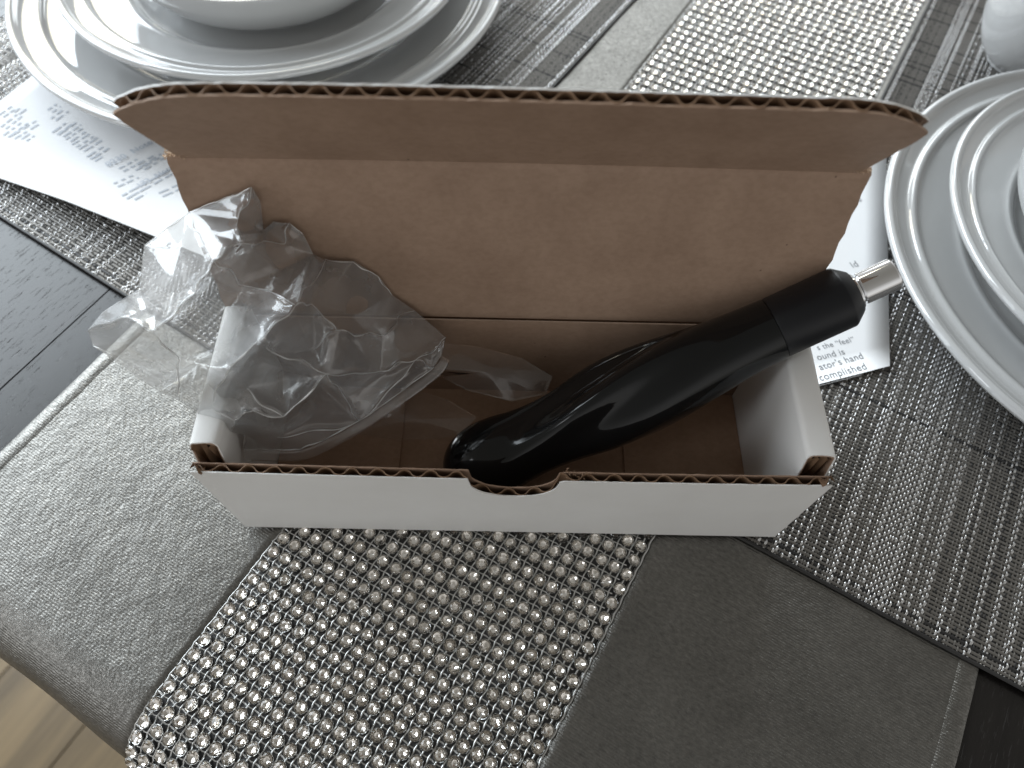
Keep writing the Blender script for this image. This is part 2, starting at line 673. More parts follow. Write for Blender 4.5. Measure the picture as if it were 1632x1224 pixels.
STONES = [stone_geo(i) for i in range(6)]
S_ME = [mesh_of('rhinestone', v, f, [M_STONE, M_FOIL, M_CUP], idx=ix) for v, f, ix in STONES]
cloc = Vector(cam.location)
cand = []
for i, u in enumerate(rows):
    if u > 0.50:
        break
    for j in range(NV):
        du, dv = rnd.gauss(0, 0.00012), rnd.gauss(0, 0.00012)
        p, nn = on_runner(u + du, v_of(j) + dv, 0.0002)
        d = Vector((nn.x + rnd.gauss(0, .10), nn.y + rnd.gauss(0, .10), nn.z)).normalized()
        in_view = p.y < -0.002 and p.y > -0.092 and p.x > -0.045
        cand.append((0 if in_view else 1, (p - cloc).length, p, d, rnd.uniform(0, 6.28), rnd.randrange(6)))
cand.sort(key=lambda c: (c[0], c[1]))


def frame_of(p, d, a):
    q = d.to_track_quat('Z', 'Y').to_matrix().to_4x4()
    return Matrix.Translation(p) @ q @ Matrix.Rotation(a, 4, 'Z')


for c in cand[:300]:
    o = bpy.data.objects.new('rhinestone', S_ME[c[5]])
    COL.objects.link(o)
    o.parent = runner
    o.matrix_parent_inverse = Matrix.Translation(-Vector(runner.location))
    o.matrix_basis = frame_of(c[2], c[3], c[4])
av, af, ai = [], [], []
for c in cand[300:]:
    mm = frame_of(c[2], c[3], c[4])
    v, f, ix = STONES[c[5]]
    b = len(av)
    av += [mm @ Vector(q) for q in v]
    af += [tuple(b + k for k in q) for q in f]
    ai += ix
mk('rhinestones', av, af, [M_STONE, M_FOIL, M_CUP], runner, idx=ai, kind='stuff')


# ------------------------------------------------------------------ woven place mats
def mat_mesh(LU, LV, seed):
    rs = np.random.RandomState(seed)
    pw, pf = 0.00118, 0.00165           # warp (along u) and weft (along v) pitch
    nw, nf = int(LV / pw), int(LU / pf)
    verts, faces, idx = [], [], []
    # base layer
    verts += [(0, 0, 0.0001), (LU, 0, 0.0001), (LU, LV, 0.0001), (0, LV, 0.0001)]
    faces.append((0, 1, 2, 3)); idx.append(2)
    V_ = [np.array(verts, float)]
    F_ = [np.array(faces)]
    I_ = [np.array(idx)]
    nb = 4
    # weft ribbons: gently crowned, 4 columns
    for j in range(nf):
        u = (j + 0.5) * pf
        w = pf * 0.33
        m = 40
        vv = np.linspace(0, LV, m)
        wob = 0.00008 * rs.randn(m).cumsum() / 3
        wob -= np.linspace(0, wob[-1], m)
        cols = []
        for du, z in ((-w, 0.00050), (-w * .5, 0.00070), (w * .5, 0.00070), (w, 0.00050)):
            cols.append(np.stack([u + du + wob, vv, np.full(m, z)], 1))
        P = np.concatenate(cols)
        a = np.arange(m - 1)
        fs = []
        for c in range(3):
            fs.append(np.stack([c * m + a, c * m + a + 1, (c + 1) * m + a + 1, (c + 1) * m + a], 1))
        V_.append(P); F_.append(np.concatenate(fs)[:, ::-1] + nb); nb += len(P)
        k = rs.rand()
        I_.append(np.full(3 * (m - 1), 1 if k < 0.93 else 2))
    # warp threads: over and under in broken blocks
    dens = np.convolve(rs.rand(nw + 20), np.ones(7) / 7, 'same')[10:10 + nw]
    dens = (dens - dens.min()) / (dens.max() - dens.min())
    for i in range(nw):
        v = (i + 0.5) * pw + rs.uniform(-.15, .15) * pw
        bright = rs.rand() < 0.20 + 0.55 * dens[i]
        width = pw * (rs.uniform(0.20, 0.36) if bright else 0.26)
        n = nf * 4 + 1
        uu = np.linspace(0, LU, n)
        block = np.concatenate([np.full(rs.randint(5, 34), rs.rand() < (0.72 if bright else 0.35)) for _ in range(nf // 5)])[:nf + 1]
        jj = np.minimum((uu / pf).astype(int), nf - 1)
        plain = ((jj + i) % 2 == 0)
        rare = ((jj + 3 * i) % 5 == 0)
        over = np.where(block[np.minimum(jj, len(block) - 1)], plain, rare)
        ph = (uu / pf) - jj
        hump = np.sin(np.pi * np.clip(ph, 0, 1))
        z = np.where(over, 0.00062 + 0.00042 * hump, 0.00050 - 0.0001 * hump)
        cols = []
        for dv, dz in ((-width, -0.00016), (0, 0.00006), (width, -0.00016)):
            cols.append(np.stack([uu, np.full(n, v + dv), z + dz], 1))
        P = np.concatenate(cols)
        a = np.arange(n - 1)
        fs = [np.stack([c * n + a, c * n + a + 1, (c + 1) * n + a + 1, (c + 1) * n + a], 1) for c in range(2)]
        V_.append(P); F_.append(np.concatenate(fs) + nb); nb += len(P)
        k = rs.rand()
        I_.append(np.full(2 * (n - 1), 0 if bright else (1 if k < .55 else 2)))
    Vv = np.concatenate(V_)
    Ff = np.concatenate(F_)
    Ii = np.concatenate(I_)
    me = bpy.data.meshes.new('woven_threads')
    me.vertices.add(len(Vv))
    me.vertices.foreach_set('co', Vv.astype(np.float32).ravel())
    me.loops.add(Ff.size)
    me.loops.foreach_set('vertex_index', Ff.astype(np.int32).ravel())
    me.polygons.add(len(Ff))
    me.polygons.foreach_set('loop_start', np.arange(0, Ff.size, 4, dtype=np.int32))
    me.polygons.foreach_set('material_index', Ii.astype(np.int32))
    me.polygons.foreach_set('use_smooth', np.ones(len(Ff), bool))
    for m_ in (M_SILVER_T, M_GREY_T, M_BLACK_T):
        me.materials.append(m_)
    me.update(calc_edges=True)
    me.validate()
    return me


MAT_U, MAT_V = 0.42, 0.30
weave = mat_mesh(MAT_U, MAT_V, 5)


def place_mat(u0, v0, flip, z, label, rotz=0.0):
    x, y = g(u0, v0)
    t = empty('place_mat', (x, y, z), label, 'place mat', 'woven place mats')
    o = bpy.data.objects.new('woven_threads', weave)
    put(o, t, kind='stuff')
    # local x -> u, local y -> -v; for flip > 0 a half turn keeps the frame right-handed
    if flip > 0:
        cols = Matrix.Translation((U.x * MAT_U, U.y * MAT_U, 0)) @ Matrix(((-U.x, V.x, 0), (-U.y, V.y, 0), (0, 0, 1))).to_4x4()
    else:
        cols = Matrix(((U.x, -V.x, 0), (U.y, -V.y, 0), (0, 0, 1))).to_4x4()
    ml = Matrix.Rotation(rotz, 4, 'Z') @ cols
    o.matrix_local = ml
    # bound edges
    vv, ff = [], []
    rad = 0.0008
    loop = [(0, 0), (MAT_U, 0), (MAT_U, MAT_V), (0, MAT_V)]
    for a in range(4):
        p, q = loop[a], loop[(a + 1) % 4]
        n = 60
        b = len(vv)
        d = Vector((q[0] - p[0], q[1] - p[1])).normalized()
        s = Vector((-d.y, d.x))
        for k in range(n + 1):
            t_ = k / n
            c = Vector((p[0] + (q[0] - p[0]) * t_, p[1] + (q[1] - p[1]) * t_))
            for m in range(6):
                an = math.pi * 2 * m / 6
                qq = c + s * rad * math.cos(an)
                vv.append((qq.x, qq.y, 0.0006 + rad * 0.55 * math.sin(an)))
        for k in range(n):
            for m in range(6):
                l2 = (m + 1) % 6
                ff.append((b + k * 6 + m, b + (k + 1) * 6 + m, b + (k + 1) * 6 + l2, b + k * 6 + l2))
    eo = mk('bound_edge', vv, ff, M_BLACK_T, None, smooth=True)
    eo.parent = t
    eo.matrix_local = ml
    return t


place_mat(0.091, 0.1250, 1, -0.0016, 'dark woven place mat with silver threads under the right stack of plates')
place_mat(0.050, -0.0427, -1, -0.0016, 'shining woven place mat with silver threads under the left stack of plates', R(-2.0))


# ------------------------------------------------------------------ plates
def charger(loc, Rr, label, k=1.0, group='stacked dinner plates'):
    prof_top = [(0.0, 0.0045), (0.45, 0.0045), (0.60, 0.0048), (0.655, 0.0068), (0.685, 0.0105), (0.71, 0.0122), (0.74, 0.0124), (0.83, 0.0148), (0.865, 0.0160),
                (0.880, 0.0178), (0.895, 0.0183), (0.910, 0.0172), (0.925, 0.0176), (0.955, 0.0192), (0.968, 0.0208), (0.982, 0.0217), (0.994, 0.0212), (1.0, 0.0200)]
    prof_bot = [(0.997, 0.0186), (0.97, 0.0172), (0.90, 0.0135), (0.72, 0.0085), (0.66, 0.0035), (0.62, 0.0012), (0.60, 0.0), (0.575, 0.0), (0.56, 0.0014), (0.3, 0.0014), (0.0, 0.0014)]
    t = smooth_profile(prof_top, 5)
    prof = [(r * Rr, z * k) for r, z in t] + [(r * Rr, z * k) for r, z in prof_bot]
    v, f = lathe(prof, 160)
    me = mesh_of('dinner_plate', v, [q[::-1] for q in f], M_CER, smooth=True)
    bm = bmesh.new(); bm.from_mesh(me)
    bmesh.ops.remove_doubles(bm, verts=bm.verts, dist=1e-6)
    bmesh.ops.recalc_face_normals(bm, faces=bm.faces)
    bm.to_mesh(me); bm.free()
    o = bpy.data.objects.new('dinner_plate', me)
    o.location = loc
    return put(o, None, label=label, category='plate', group=group)


def bowl(loc, r0, r1, h, label, name='bowl', cat='bowl'):
    prof = [(0.0, 0.003), (r0 * 0.9, 0.003), (r0 + (r1 - r0) * 0.45, h * 0.30), (r0 + (r1 - r0) * 0.80, h * 0.65), (r1 - 0.0012, h - 0.001), (r1 - 0.0004, h),
            (r1 + 0.0006, h - 0.0008), (r0 + (r1 - r0) * 0.84 + 0.002, h * 0.62), (r0 + (r1 - r0) * 0.50 + 0.002, h * 0.24), (r0 + 0.002, 0.002), (r0, 0.0), (r0 - 0.003, 0.0), (r0 - 0.004, 0.0015), (0, 0.0015)]
    v, f = lathe(smooth_profile(prof, 4), 128)
    me = mesh_of(name, v, f, M_CER, smooth=True)
    bm = bmesh.new(); bm.from_mesh(me)
    bmesh.ops.remove_doubles(bm, verts=bm.verts, dist=1e-6)
    bmesh.ops.recalc_face_normals(bm, faces=bm.faces)
    bm.to_mesh(me); bm.free()
    o = bpy.data.objects.new(name, me)
    o.location = loc
    return put(o, None, label=label, category=cat)


charger((-0.0471, 0.3245, -0.0003), 0.1400, 'large white charger plate at the left, overlapping the printed sheet')
charger((-0.0425, 0.3252, 0.0125), 0.1145, 'smaller white plate with window reflections, on the left charger', 0.95)
bowl((-0.0425, 0.3252, 0.0180), 0.052, 0.078, 0.030, 'white bowl standing on the left plate, cut off by the top of the photo')
charger((0.3945, 0.1232, -0.0003), 0.1288, 'large grey white charger plate at the right beside the letter')
charger((0.3905, 0.1250, 0.0135), 0.1021, 'smaller grey white plate stacked on the right charger', 0.95)
bowl((0.3885, 0.1250, 0.0190), 0.045, 0.078, 0.030, 'white bowl on the right plate, mostly cut off at the right side of the photo')

# round white cup beyond the right charger
prof = [(0.0, 0.0), (0.018, 0.0), (0.020, 0.0012), (0.0275, 0.009), (0.0335, 0.022), (0.0365, 0.038), (0.0372, 0.055), (0.0368, 0.074), (0.0376, 0.080), (0.0366, 0.0808),
        (0.0350, 0.079), (0.0348, 0.055), (0.0340, 0.038), (0.030, 0.020), (0.022, 0.009), (0.0, 0.0055)]
cup = empty('cup', (0.3905, 0.2850, -0.0003), 'plain white rounded cup at the top right corner of the photo', 'cup')
v, f = lathe(smooth_profile(prof, 4), 96, cup.location)
mk('cup_body', v, [q for q in f], M_CER, cup, smooth=True)
hv, hf = [], []
cx, cy, cz = cup.location
path = smooth_profile([(0.0360, 0.066), (0.048, 0.070), (0.058, 0.060), (0.059, 0.046), (0.050, 0.032), (0.0345, 0.028)], 6)
for i, (r, z) in enumerate(path):
    for k in range(8):
        a = 2 * math.pi * k / 8
        d = Vector(path[min(i + 1, len(path) - 1)]) - Vector(path[max(i - 1, 0)])
        nrm = Vector((-d.y, d.x)).normalized()
        rr = r + nrm.x * 0.003 * math.cos(a)
        hv.append((cx + rr * 0.87 + 0.5 * 0.0045 * math.sin(a), cy + rr * 0.5 - 0.87 * 0.0045 * math.sin(a), cz + z + nrm.y * 0.003 * math.cos(a)))
for i in range(len(path) - 1):
    for k in range(8):
        hf.append((i * 8 + k, i * 8 + (k + 1) % 8, (i + 1) * 8 + (k + 1) % 8, (i + 1) * 8 + k))
mk('handle', hv, hf, M_CER, cup, smooth=True)

BAG_PTS = [(-0.0311, 0.0368, 0.0761), (-0.0249, 0.0401, 0.0815), (-0.0194, 0.0432, 0.0833), (-0.0155, 0.0481, 0.0826), (-0.0159, 0.0618, 0.0868), (-0.0079, 0.0653, 0.0911), (0.0013, 0.0662, 0.0974), (0.0124, 0.0672, 0.1021), (0.0225, 0.0677, 0.1065), (0.0235, 0.0671, 0.1016), (0.022, 0.0647, 0.0916), (0.0255, 0.0657, 0.0945), (0.0304, 0.0653, 0.0943), (0.0338, 0.0647, 0.0905), (0.0354, 0.063, 0.0827), (0.0391, 0.0624, 0.0807), (0.0478, 0.0626, 0.0803), (0.0551, 0.0613, 0.0739), (0.0588, 0.0594, 0.0665), (0.0652, 0.0583, 0.0603), (0.0761, 0.0519, 0.0533), (0.0747, 0.0463, 0.0502), (0.0722, 0.0414, 0.0497), (0.0629, 0.0333, 0.0485), (0.0487, 0.0221, 0.0467), (0.0375, 0.0154, 0.0452), (0.0299, 0.0126, 0.0436), (0.0197, 0.0127, 0.0424), (0.0101, 0.0131, 0.0414), (0.0119, 0.0158, 0.0475), (0.0093, 0.015, 0.0516), (0.0042, 0.0164, 0.057), (0.0007, 0.0174, 0.0598), (-0.0035, 0.0195, 0.0632), (-0.0095, 0.0218, 0.0656), (-0.0155, 0.0246, 0.0683), (-0.0235, 0.0295, 0.0721), (-0.0293, 0.0325, 0.0738), (-0.0014, 0.0261, 0.0922), (-0.0118, 0.0334, 0.0893), (0.0104, 0.0353, 0.0985), (0.0145, 0.0444, 0.1014), (0.021, 0.051, 0.1017), (0.0183, 0.0602, 0.1011), (0.0088, 0.0152, 0.0689), (0.0196, 0.018, 0.0866), (0.0309, 0.0233, 0.0954), (0.0389, 0.034, 0.0969), (0.0413, 0.0551, 0.0892), (0.0481, 0.0322, 0.0868), (0.04, 0.0394, 0.0884), (-0.0007, 0.0453, 0.0914), (-0.0009, 0.0543, 0.093), (0.0014, 0.0252, 0.079), (-0.0095, 0.0271, 0.0754), (0.0136, 0.0378, 0.085), (0.0101, 0.0277, 0.0805), (0.0185, 0.0456, 0.0883), (0.0277, 0.0525, 0.0865), (0.0519, 0.0501, 0.0739), (0.0563, 0.0439, 0.0647), (0.0238, 0.0261, 0.0797), (0.0288, 0.0263, 0.0833), (0.0437, 0.0232, 0.076), (0.0297, 0.0143, 0.064), (0.0202, 0.0156, 0.0658), (0.0131, 0.0148, 0.0607), (0.0297, 0.0268, 0.0664), (0.0676, 0.0381, 0.0604), (0.0566, 0.0341, 0.0592), (0.0455, 0.0267, 0.055), (-0.0157, 0.0296, 0.0814), (0.0283, 0.0611, 0.0891), (0.0349, 0.0198, 0.0533), (0.0232, 0.0152, 0.0484), (0.0388, 0.0318, 0.075), (0.0197, 0.0202, 0.0718)]
BAG_UV = [(0.025, -0.67), (0.09, -0.59), (0.17, -0.54), (0.25, -0.49), (0.27, -0.3), (0.37, -0.225), (0.47, -0.155), (0.61, -0.1), (0.74, -0.05), (0.775, -0.11), (0.79, -0.235), (0.83, -0.198), (0.9, -0.205), (0.96, -0.25), (1.005, -0.34), (1.06, -0.365), (1.18, -0.37), (1.29, -0.44), (1.35, -0.52), (1.44, -0.58), (1.58, -0.7), (1.56, -0.78), (1.525, -0.835), (1.4, -0.93), (1.205, -1.065), (1.05, -1.15), (0.95, -1.19), (0.82, -1.192), (0.7, -1.19), (0.705, -1.125), (0.65, -1.11), (0.56, -1.06), (0.5, -1.03), (0.43, -0.98), (0.34, -0.935), (0.25, -0.88), (0.13, -0.79), (0.05, -0.74), (0.31, -0.68), (0.2, -0.61), (0.49, -0.51), (0.57, -0.37), (0.69, -0.29), (0.68, -0.19), (0.56, -1.0), (0.64, -0.84), (0.79, -0.7), (0.94, -0.55), (1.05, -0.37), (1.11, -0.665), (1.0, -0.56), (0.4, -0.45), (0.42, -0.33), (0.43, -0.8), (0.3, -0.8), (0.62, -0.6), (0.56, -0.76), (0.7, -0.48), (0.86, -0.42), (1.23, -0.56), (1.3, -0.7), (0.76, -0.79), (0.82, -0.76), (1.06, -0.86), (0.88, -1.05), (0.74, -1.02), (0.66, -1.06), (0.9, -0.88), (1.45, -0.8), (1.3, -0.85), (1.15, -0.96), (0.18, -0.72), (0.88, -0.3), (1.0, -1.05), (0.85, -1.13), (1.01, -0.76), (0.72, -0.92)]
BAG_RIM = 38
BAG_FOLDS = [(0, 39), (39, 38), (38, 40), (40, 41), (41, 42), (42, 43), (43, 8), (66, 44), (44, 45), (45, 46), (46, 47), (47, 15), (47, 50), (50, 49), (49, 75), (46, 62), (62, 63), (63, 24), (63, 64), (64, 65), (65, 66), (68, 24), (22, 68), (68, 20), (38, 53), (53, 33), (47, 57), (57, 41), (49, 60), (60, 19), (63, 69), (69, 68), (42, 72), (72, 12), (76, 64), (74, 24), (30, 66)]
TAIL_PTS = [(0.0714, 0.0514, 0.0507), (0.0867, 0.0514, 0.0485), (0.1023, 0.0497, 0.0443), (0.1137, 0.0451, 0.0394), (0.1116, 0.0395, 0.0363), (0.0992, 0.0361, 0.0366), (0.0836, 0.0388, 0.0392), (0.0737, 0.042, 0.0431), (0.0653, 0.0427, 0.0481)]
FILM_PTS = [(0.0397, 0.0408, 0.025), (0.0579, 0.0481, 0.027), (0.0771, 0.0413, 0.0256), (0.0867, 0.0346, 0.0265), (0.0812, 0.0286, 0.0254), (0.0731, 0.0273, 0.0223), (0.0543, 0.0279, 0.0202), (0.0404, 0.0297, 0.0211)]
PAPER_R = [(0.2615, 0.0758, 0.0012), (0.2324, 0.0671, 0.0012), (0.2935, 0.2124, 0.0012)]
PAPER_R2 = [(0.2485, 0.0712, 0.0006), (0.2331, 0.0653, 0.0006)]
PAPER_L_BOTTOM = [(-0.1729, 0.1783, 0.004), (-0.1505, 0.1691, 0.005), (-0.1041, 0.1503, 0.007), (-0.0651, 0.1322, 0.008), (-0.0474, 0.1239, 0.008)]
PAPER_L_TOP = [(-0.1752, 0.2299, 0.0012), (-0.1664, 0.2484, 0.0012)]
T1 = [(0.2321, 0.083, 0.0013), (0.2493, 0.0879, 0.0013)]
T2 = [(0.2311, 0.0779, 0.0013), (0.2435, 0.0813, 0.0013)]
T3 = [(0.2311, 0.0729, 0.0013), (0.2511, 0.0793, 0.0013)]
T4 = [(0.2301, 0.0676, 0.0013), (0.2513, 0.074, 0.0013)]
T5 = [(0.2647, 0.1675, 0.0013), (0.2714, 0.171, 0.0013)]
T6 = [(0.2576, 0.1287, 0.0013), (0.2605, 0.1299, 0.0013)]
HL = [(-0.1008, 0.1788, 0.0045), (-0.0859, 0.1996, 0.0045)]
HL2 = [(-0.0806, 0.1649, 0.006), (-0.07, 0.1816, 0.006)]
LINES = [[(-0.0911, 0.1637, 0.004), (-0.0844, 0.1722, 0.004)], [(-0.0929, 0.1761, 0.004), (-0.0872, 0.1849, 0.004)], [(-0.0877, 0.1776, 0.004), (-0.0796, 0.1891, 0.004)], [(-0.084, 0.1786, 0.004), (-0.0767, 0.1901, 0.004)], [(-0.084, 0.1554, 0.004), (-0.0696, 0.1777, 0.004)], [(-0.0803, 0.1551, 0.004), (-0.0767, 0.1604, 0.004)], [(-0.0688, 0.159, 0.004), (-0.0622, 0.1666, 0.004)], [(-0.1595, 0.2004, 0.004), (-0.1541, 0.2122, 0.004)], [(-0.1558, 0.1992, 0.004), (-0.1477, 0.2124, 0.004)], [(-0.1635, 0.2072, 0.004), (-0.1593, 0.2177, 0.004)], [(-0.1357, 0.2035, 0.004), (-0.1311, 0.213, 0.004)], [(-0.132, 0.2018, 0.004), (-0.1267, 0.2122, 0.004)], [(-0.127, 0.1983, 0.004), (-0.122, 0.2077, 0.004)], [(-0.1225, 0.194, 0.004), (-0.1171, 0.2032, 0.004)], [(-0.1176, 0.1906, 0.004), (-0.1119, 0.2006, 0.004)], [(-0.1114, 0.1846, 0.004), (-0.1063, 0.1945, 0.004)], [(-0.1407, 0.2146, 0.004), (-0.1367, 0.2223, 0.004)], [(-0.1448, 0.2211, 0.004), (-0.1419, 0.2261, 0.004)], [(-0.1091, 0.1829, 0.004), (-0.1063, 0.1883, 0.004)], [(-0.1686, 0.2165, 0.004), (-0.1647, 0.2238, 0.004)], [(-0.1614, 0.2191, 0.004), (-0.1589, 0.224, 0.004)], [(-0.149, 0.1976, 0.004), (-0.1468, 0.2022, 0.004)]]



# ------------------------------------------------------------------ printed sheets
def text_line(txt, p0, p1, parent, matl, zoff=0.0, bold=0.0):
    c = bpy.data.curves.new('t', 'FONT')
    c.body = txt
    c.size = 1.0
    c.offset = bold
    c.space_character = 1.06
    o = bpy.data.objects.new('t', c)
    COL.objects.link(o)
    dg = bpy.context.evaluated_depsgraph_get()
    me = bpy.data.meshes.new_from_object(o.evaluated_get(dg))
    COL.objects.unlink(o)
    bpy.data.objects.remove(o)
    xs = [q.co.x for q in me.vertices]
    w = max(xs) - min(xs)
    x0 = min(xs)
    a, b = Vector(p0), Vector(p1)
    s = (b - a).length / w
    ex = (b - a).normalized()
    ey = Vector((0, 0, 1)).cross(ex).normalized()
    for q in me.vertices:
        q.co = a + ex * (q.co.x - x0) * s + ey * q.co.y * s + Vector((0, 0, zoff))
    me.materials.clear()
    me.materials.append(matl)
    o = bpy.data.objects.new('printed_text', me)
    put(o, parent)
    o.matrix_parent_inverse = Matrix.Translation(-Vector(parent.location))


def sheet(name, grid, th, parent):
    """grid: rows of points -> thin solid"""
    nr, nc = len(grid), len(grid[0])
    v = [Vector(p) for r_ in grid for p in r_]
    k = len(v)
    v += [q - Vector((0, 0, th)) for q in v]
    f = []
    for i in range(nr - 1):
        for j in range(nc - 1):
            a = i * nc + j
            f.append((a, a + 1, a + nc + 1, a + nc))
            f.append((k + a, k + a + nc, k + a + nc + 1, k + a + 1))
    for i in range(nr - 1):
        for j in (0, nc - 1):
            a = i * nc + j
            f.append((a, a + nc, k + a + nc, k + a))
    for j in range(nc - 1):
        for i in (0, nr - 1):
            a = i * nc + j
            f.append((a, a + 1, k + a + 1, k + a))
    return mk(name, v, f, M_PAPER, parent, smooth=True)


pr_c, pr_l, pr_t = (Vector(q) for q in PAPER_R)
ex = (pr_l - pr_c).normalized()
ey = (pr_t - pr_c).normalized()
letter = empty('letter', tuple(pr_c), 'white printed letter between the raised lid and the right charger plate', 'letter')
W_, H_ = 0.125, 0.165


def letter_grid(corner, z, wob):
    return [[tuple(Vector(corner) + ex * W_ * i / 10 + ey * H_ * j / 14 + Vector((0, 0, z + wob * math.sin(i * .5) * math.sin(j * .4)))) for i in range(11)] for j in range(15)]


sheet('sheet', letter_grid((pr_c.x, pr_c.y, 0), 0.0012, 0.0), 0.00012, letter)
pb = Vector(PAPER_R2[0])
sheet('second_sheet', letter_grid((pb.x, pb.y, 0), 0.0006, 0.0), 0.00012, letter)
for t_, q in (('s the \u201cfeel\u201d', T1), ('ound is', T2), ("ator\u2019s hand", T3), ('complished', T4), ('und', T5), ('ld', T6)):
    text_line(t_, q[0], q[1], letter, M_INK, 0.0)

pL = [Vector(q) for q in PAPER_L_BOTTOM]
pT = [Vector(q) for q in PAPER_L_TOP]
tl_dir = (pT[1] - pT[0]).normalized()
bot_dir = (pL[3] - pL[1])
bot_dir.z = 0
bot_dir.normalize()
b0 = Vector((pL[1].x, pL[1].y, 0))
t0 = Vector((pT[0].x, pT[0].y, 0))
td = Vector((tl_dir.x, tl_dir.y, 0)).normalized()
# corner of the sheet: bottom edge meets the left edge
den = bot_dir.x * td.y - bot_dir.y * td.x
s_ = ((t0.x - b0.x) * td.y - (t0.y - b0.y) * td.x) / den
corner = b0 + bot_dir * s_
print_sheet = empty('printed_sheet', (corner.x, corner.y, 0.001), 'white printed sheet with curling edge on the left place mat under the charger', 'paper')
grid = []
LW, LH = 0.205, 0.15


def curl_z(a, b):
    # a along the bottom edge, b away from it
    lift = 0.0085 * math.exp(-((b / 0.034) ** 2)) * min(1.0, max(0.0, (a + 0.01) / 0.10))
    return 0.0006 + lift


for j in range(17):
    b = LH * j / 16
    row = []
    for i in range(21):
        a = LW * i / 20
        p = corner + bot_dir * a + td * b
        row.append((p.x, p.y, curl_z(a, b)))
    grid.append(row)
sheet('sheet', grid, 0.00012, print_sheet)


def on_sheet(p):
    d = Vector((p[0], p[1], 0)) - corner
    b = (d.x * bot_dir.y - d.y * bot_dir.x) / (td.x * bot_dir.y - td.y * bot_dir.x)
    a = (d.x - td.x * b) / bot_dir.x
    return Vector((p[0], p[1], curl_z(a, b) + 0.0002))


for t_, q in (('0230  Note', HL), ('173  Note', HL2)):
    a, b = on_sheet(q[0]), on_sheet(q[1])
    text_line(t_, a, b, print_sheet, M_INKB, 0.0002, 0.02)
lv, lf = [], []
for q in LINES:
    for rep in range(2):
        a, b = on_sheet(q[0]), on_sheet(q[1])
        d = (b - a)
        n = Vector((0, 0, 1)).cross(d.normalized())
        L_ = d.length
        x = 0
        while x < L_:
            w = rnd.uniform(0.002, 0.006)
            p = a + d * (x / L_) + n * (0.0034 * rep)
            q2 = a + d * (min(x + w, L_) / L_) + n * (0.0034 * rep)
            k = len(lv)
            p = on_sheet(p); q2 = on_sheet(q2)
            h = n * 0.0006
            lv += [p - h, q2 - h, q2 + h, p + h]
            lf.append((k, k + 1, k + 2, k + 3))
            x += w + rnd.uniform(0.001, 0.002)
mk('printed_lines', lv, lf, M_INKB, print_sheet, kind='stuff')

# ------------------------------------------------------------------ the box
W, D = 0.2, 0.0624
HF, HS, HB = 0.0540, 0.0598, 0.0543
box = empty('cardboard_box', (0.1, 0.03, 0.0), 'open white corrugated mailer box, brown inside with raised lid, on the rhinestone band', 'box')
PITCH = 0.0081
TH = 0.0034


def liner(name, parent, top, xs, place, off0, off1, matl, jit=0.0, bottom=0.0):
    """thin board sheet: local (s, t) -> place(s, t, depth)"""
    v, f = [], []
    rows_ = 5
    for d in (off0, off1):
        for s in xs:
            tt = top(s) + jit * noise.noise(Vector((s * 420, d * 900, 1.7)))
            bt = bottom(s) if callable(bottom) else bottom
            for r_ in range(rows_):
                v.append(place(s, bt + (tt - bt) * r_ / (rows_ - 1), d))
    n = len(xs)
    k = n * rows_
    for i in range(n - 1):
        for r_ in range(rows_ - 1):
            a = i * rows_ + r_
            f.append((a, a + rows_, a + rows_ + 1, a + 1))
            f.append((k + a, k + a + 1, k + a + rows_ + 1, k + a + rows_))
        a = i * rows_ + rows_ - 1
        f.append((a, a + rows_, k + a + rows_, k + a))
        a = i * rows_
        f.append((a, k + a, k + a + rows_, a + rows_))
    for i in (0, n - 1):
        for r_ in range(rows_ - 1):
            a = i * rows_ + r_
            f.append((a, a + 1, k + a + 1, k + a) if i == 0 else (a, k + a, k + a + 1, a + 1))
    if matl is M_WHITE:
        ix = [1 if min(q) >= k else 0 for q in f]
        return mk(name, v, f, [M_WHITE, M_KRAFT_D], parent, smooth=False, idx=ix)
    return mk(name, v, f, matl, parent, smooth=False)


def fluting(parent, top, x0, x1, place, dmid, amp, depth, phase=0.0, th=0.00022):
    n = int((x1 - x0) / 0.00045)
    v, f = [], []
    for i in range(n + 1):
        s = x0 + (x1 - x0) * i / n
        ph = 2 * math.pi * (s / PITCH) + phase + 0.5 * noise.noise(Vector((s * 60, 0, phase)))
        w = math.sin(ph)
        w = math.copysign(abs(w) ** 0.75, w) * amp * (1 + 0.10 * noise.noise(Vector((s * 150, 3, 1))))
        tt = top(s) - 0.0002 + 0.00045 * noise.noise(Vector((s * 500, 7, phase)))
        for dd in (-th, th):
            v.append(place(s, tt, dmid + w + dd))
            v.append(place(s, tt - depth, dmid + w + dd))
    for i in range(n):
        a = i * 4
        f.append((a, a + 4, a + 5, a + 1))
        f.append((a + 2, a + 3, a + 7, a + 6))
        f.append((a, a + 2, a + 6, a + 4))
    return mk('fluting', v, f, M_KRAFT_D, parent, smooth=False)


def part_root(name, v, f, m_):
    return mk(name, v, f, m_, box)


def rng(a, b, st):
    n = max(2, int(round((b - a) / st)))
    return [a + (b - a) * i / n for i in range(n + 1)]


# front panel with a thumb notch
def top_front(x):
    b = HF + 0.0006 * math.sin(x * 22) - 0.0006 * (x / W)
    c, hw = 0.1003, 0.0142
    t = (x - c) / hw
    if abs(t) < 1:
        y = math.sqrt(max(0.0, 1 - abs(t) ** 2.3))
        return b - 0.0020 * (1 if abs(t) < .98 else .5) - 0.0125 * y
    return b


def pl_front(s, t, d):
    bow = 0.0008 * math.sin(math.pi * s / W) * (t / HF)
    return (s, d - bow, t)


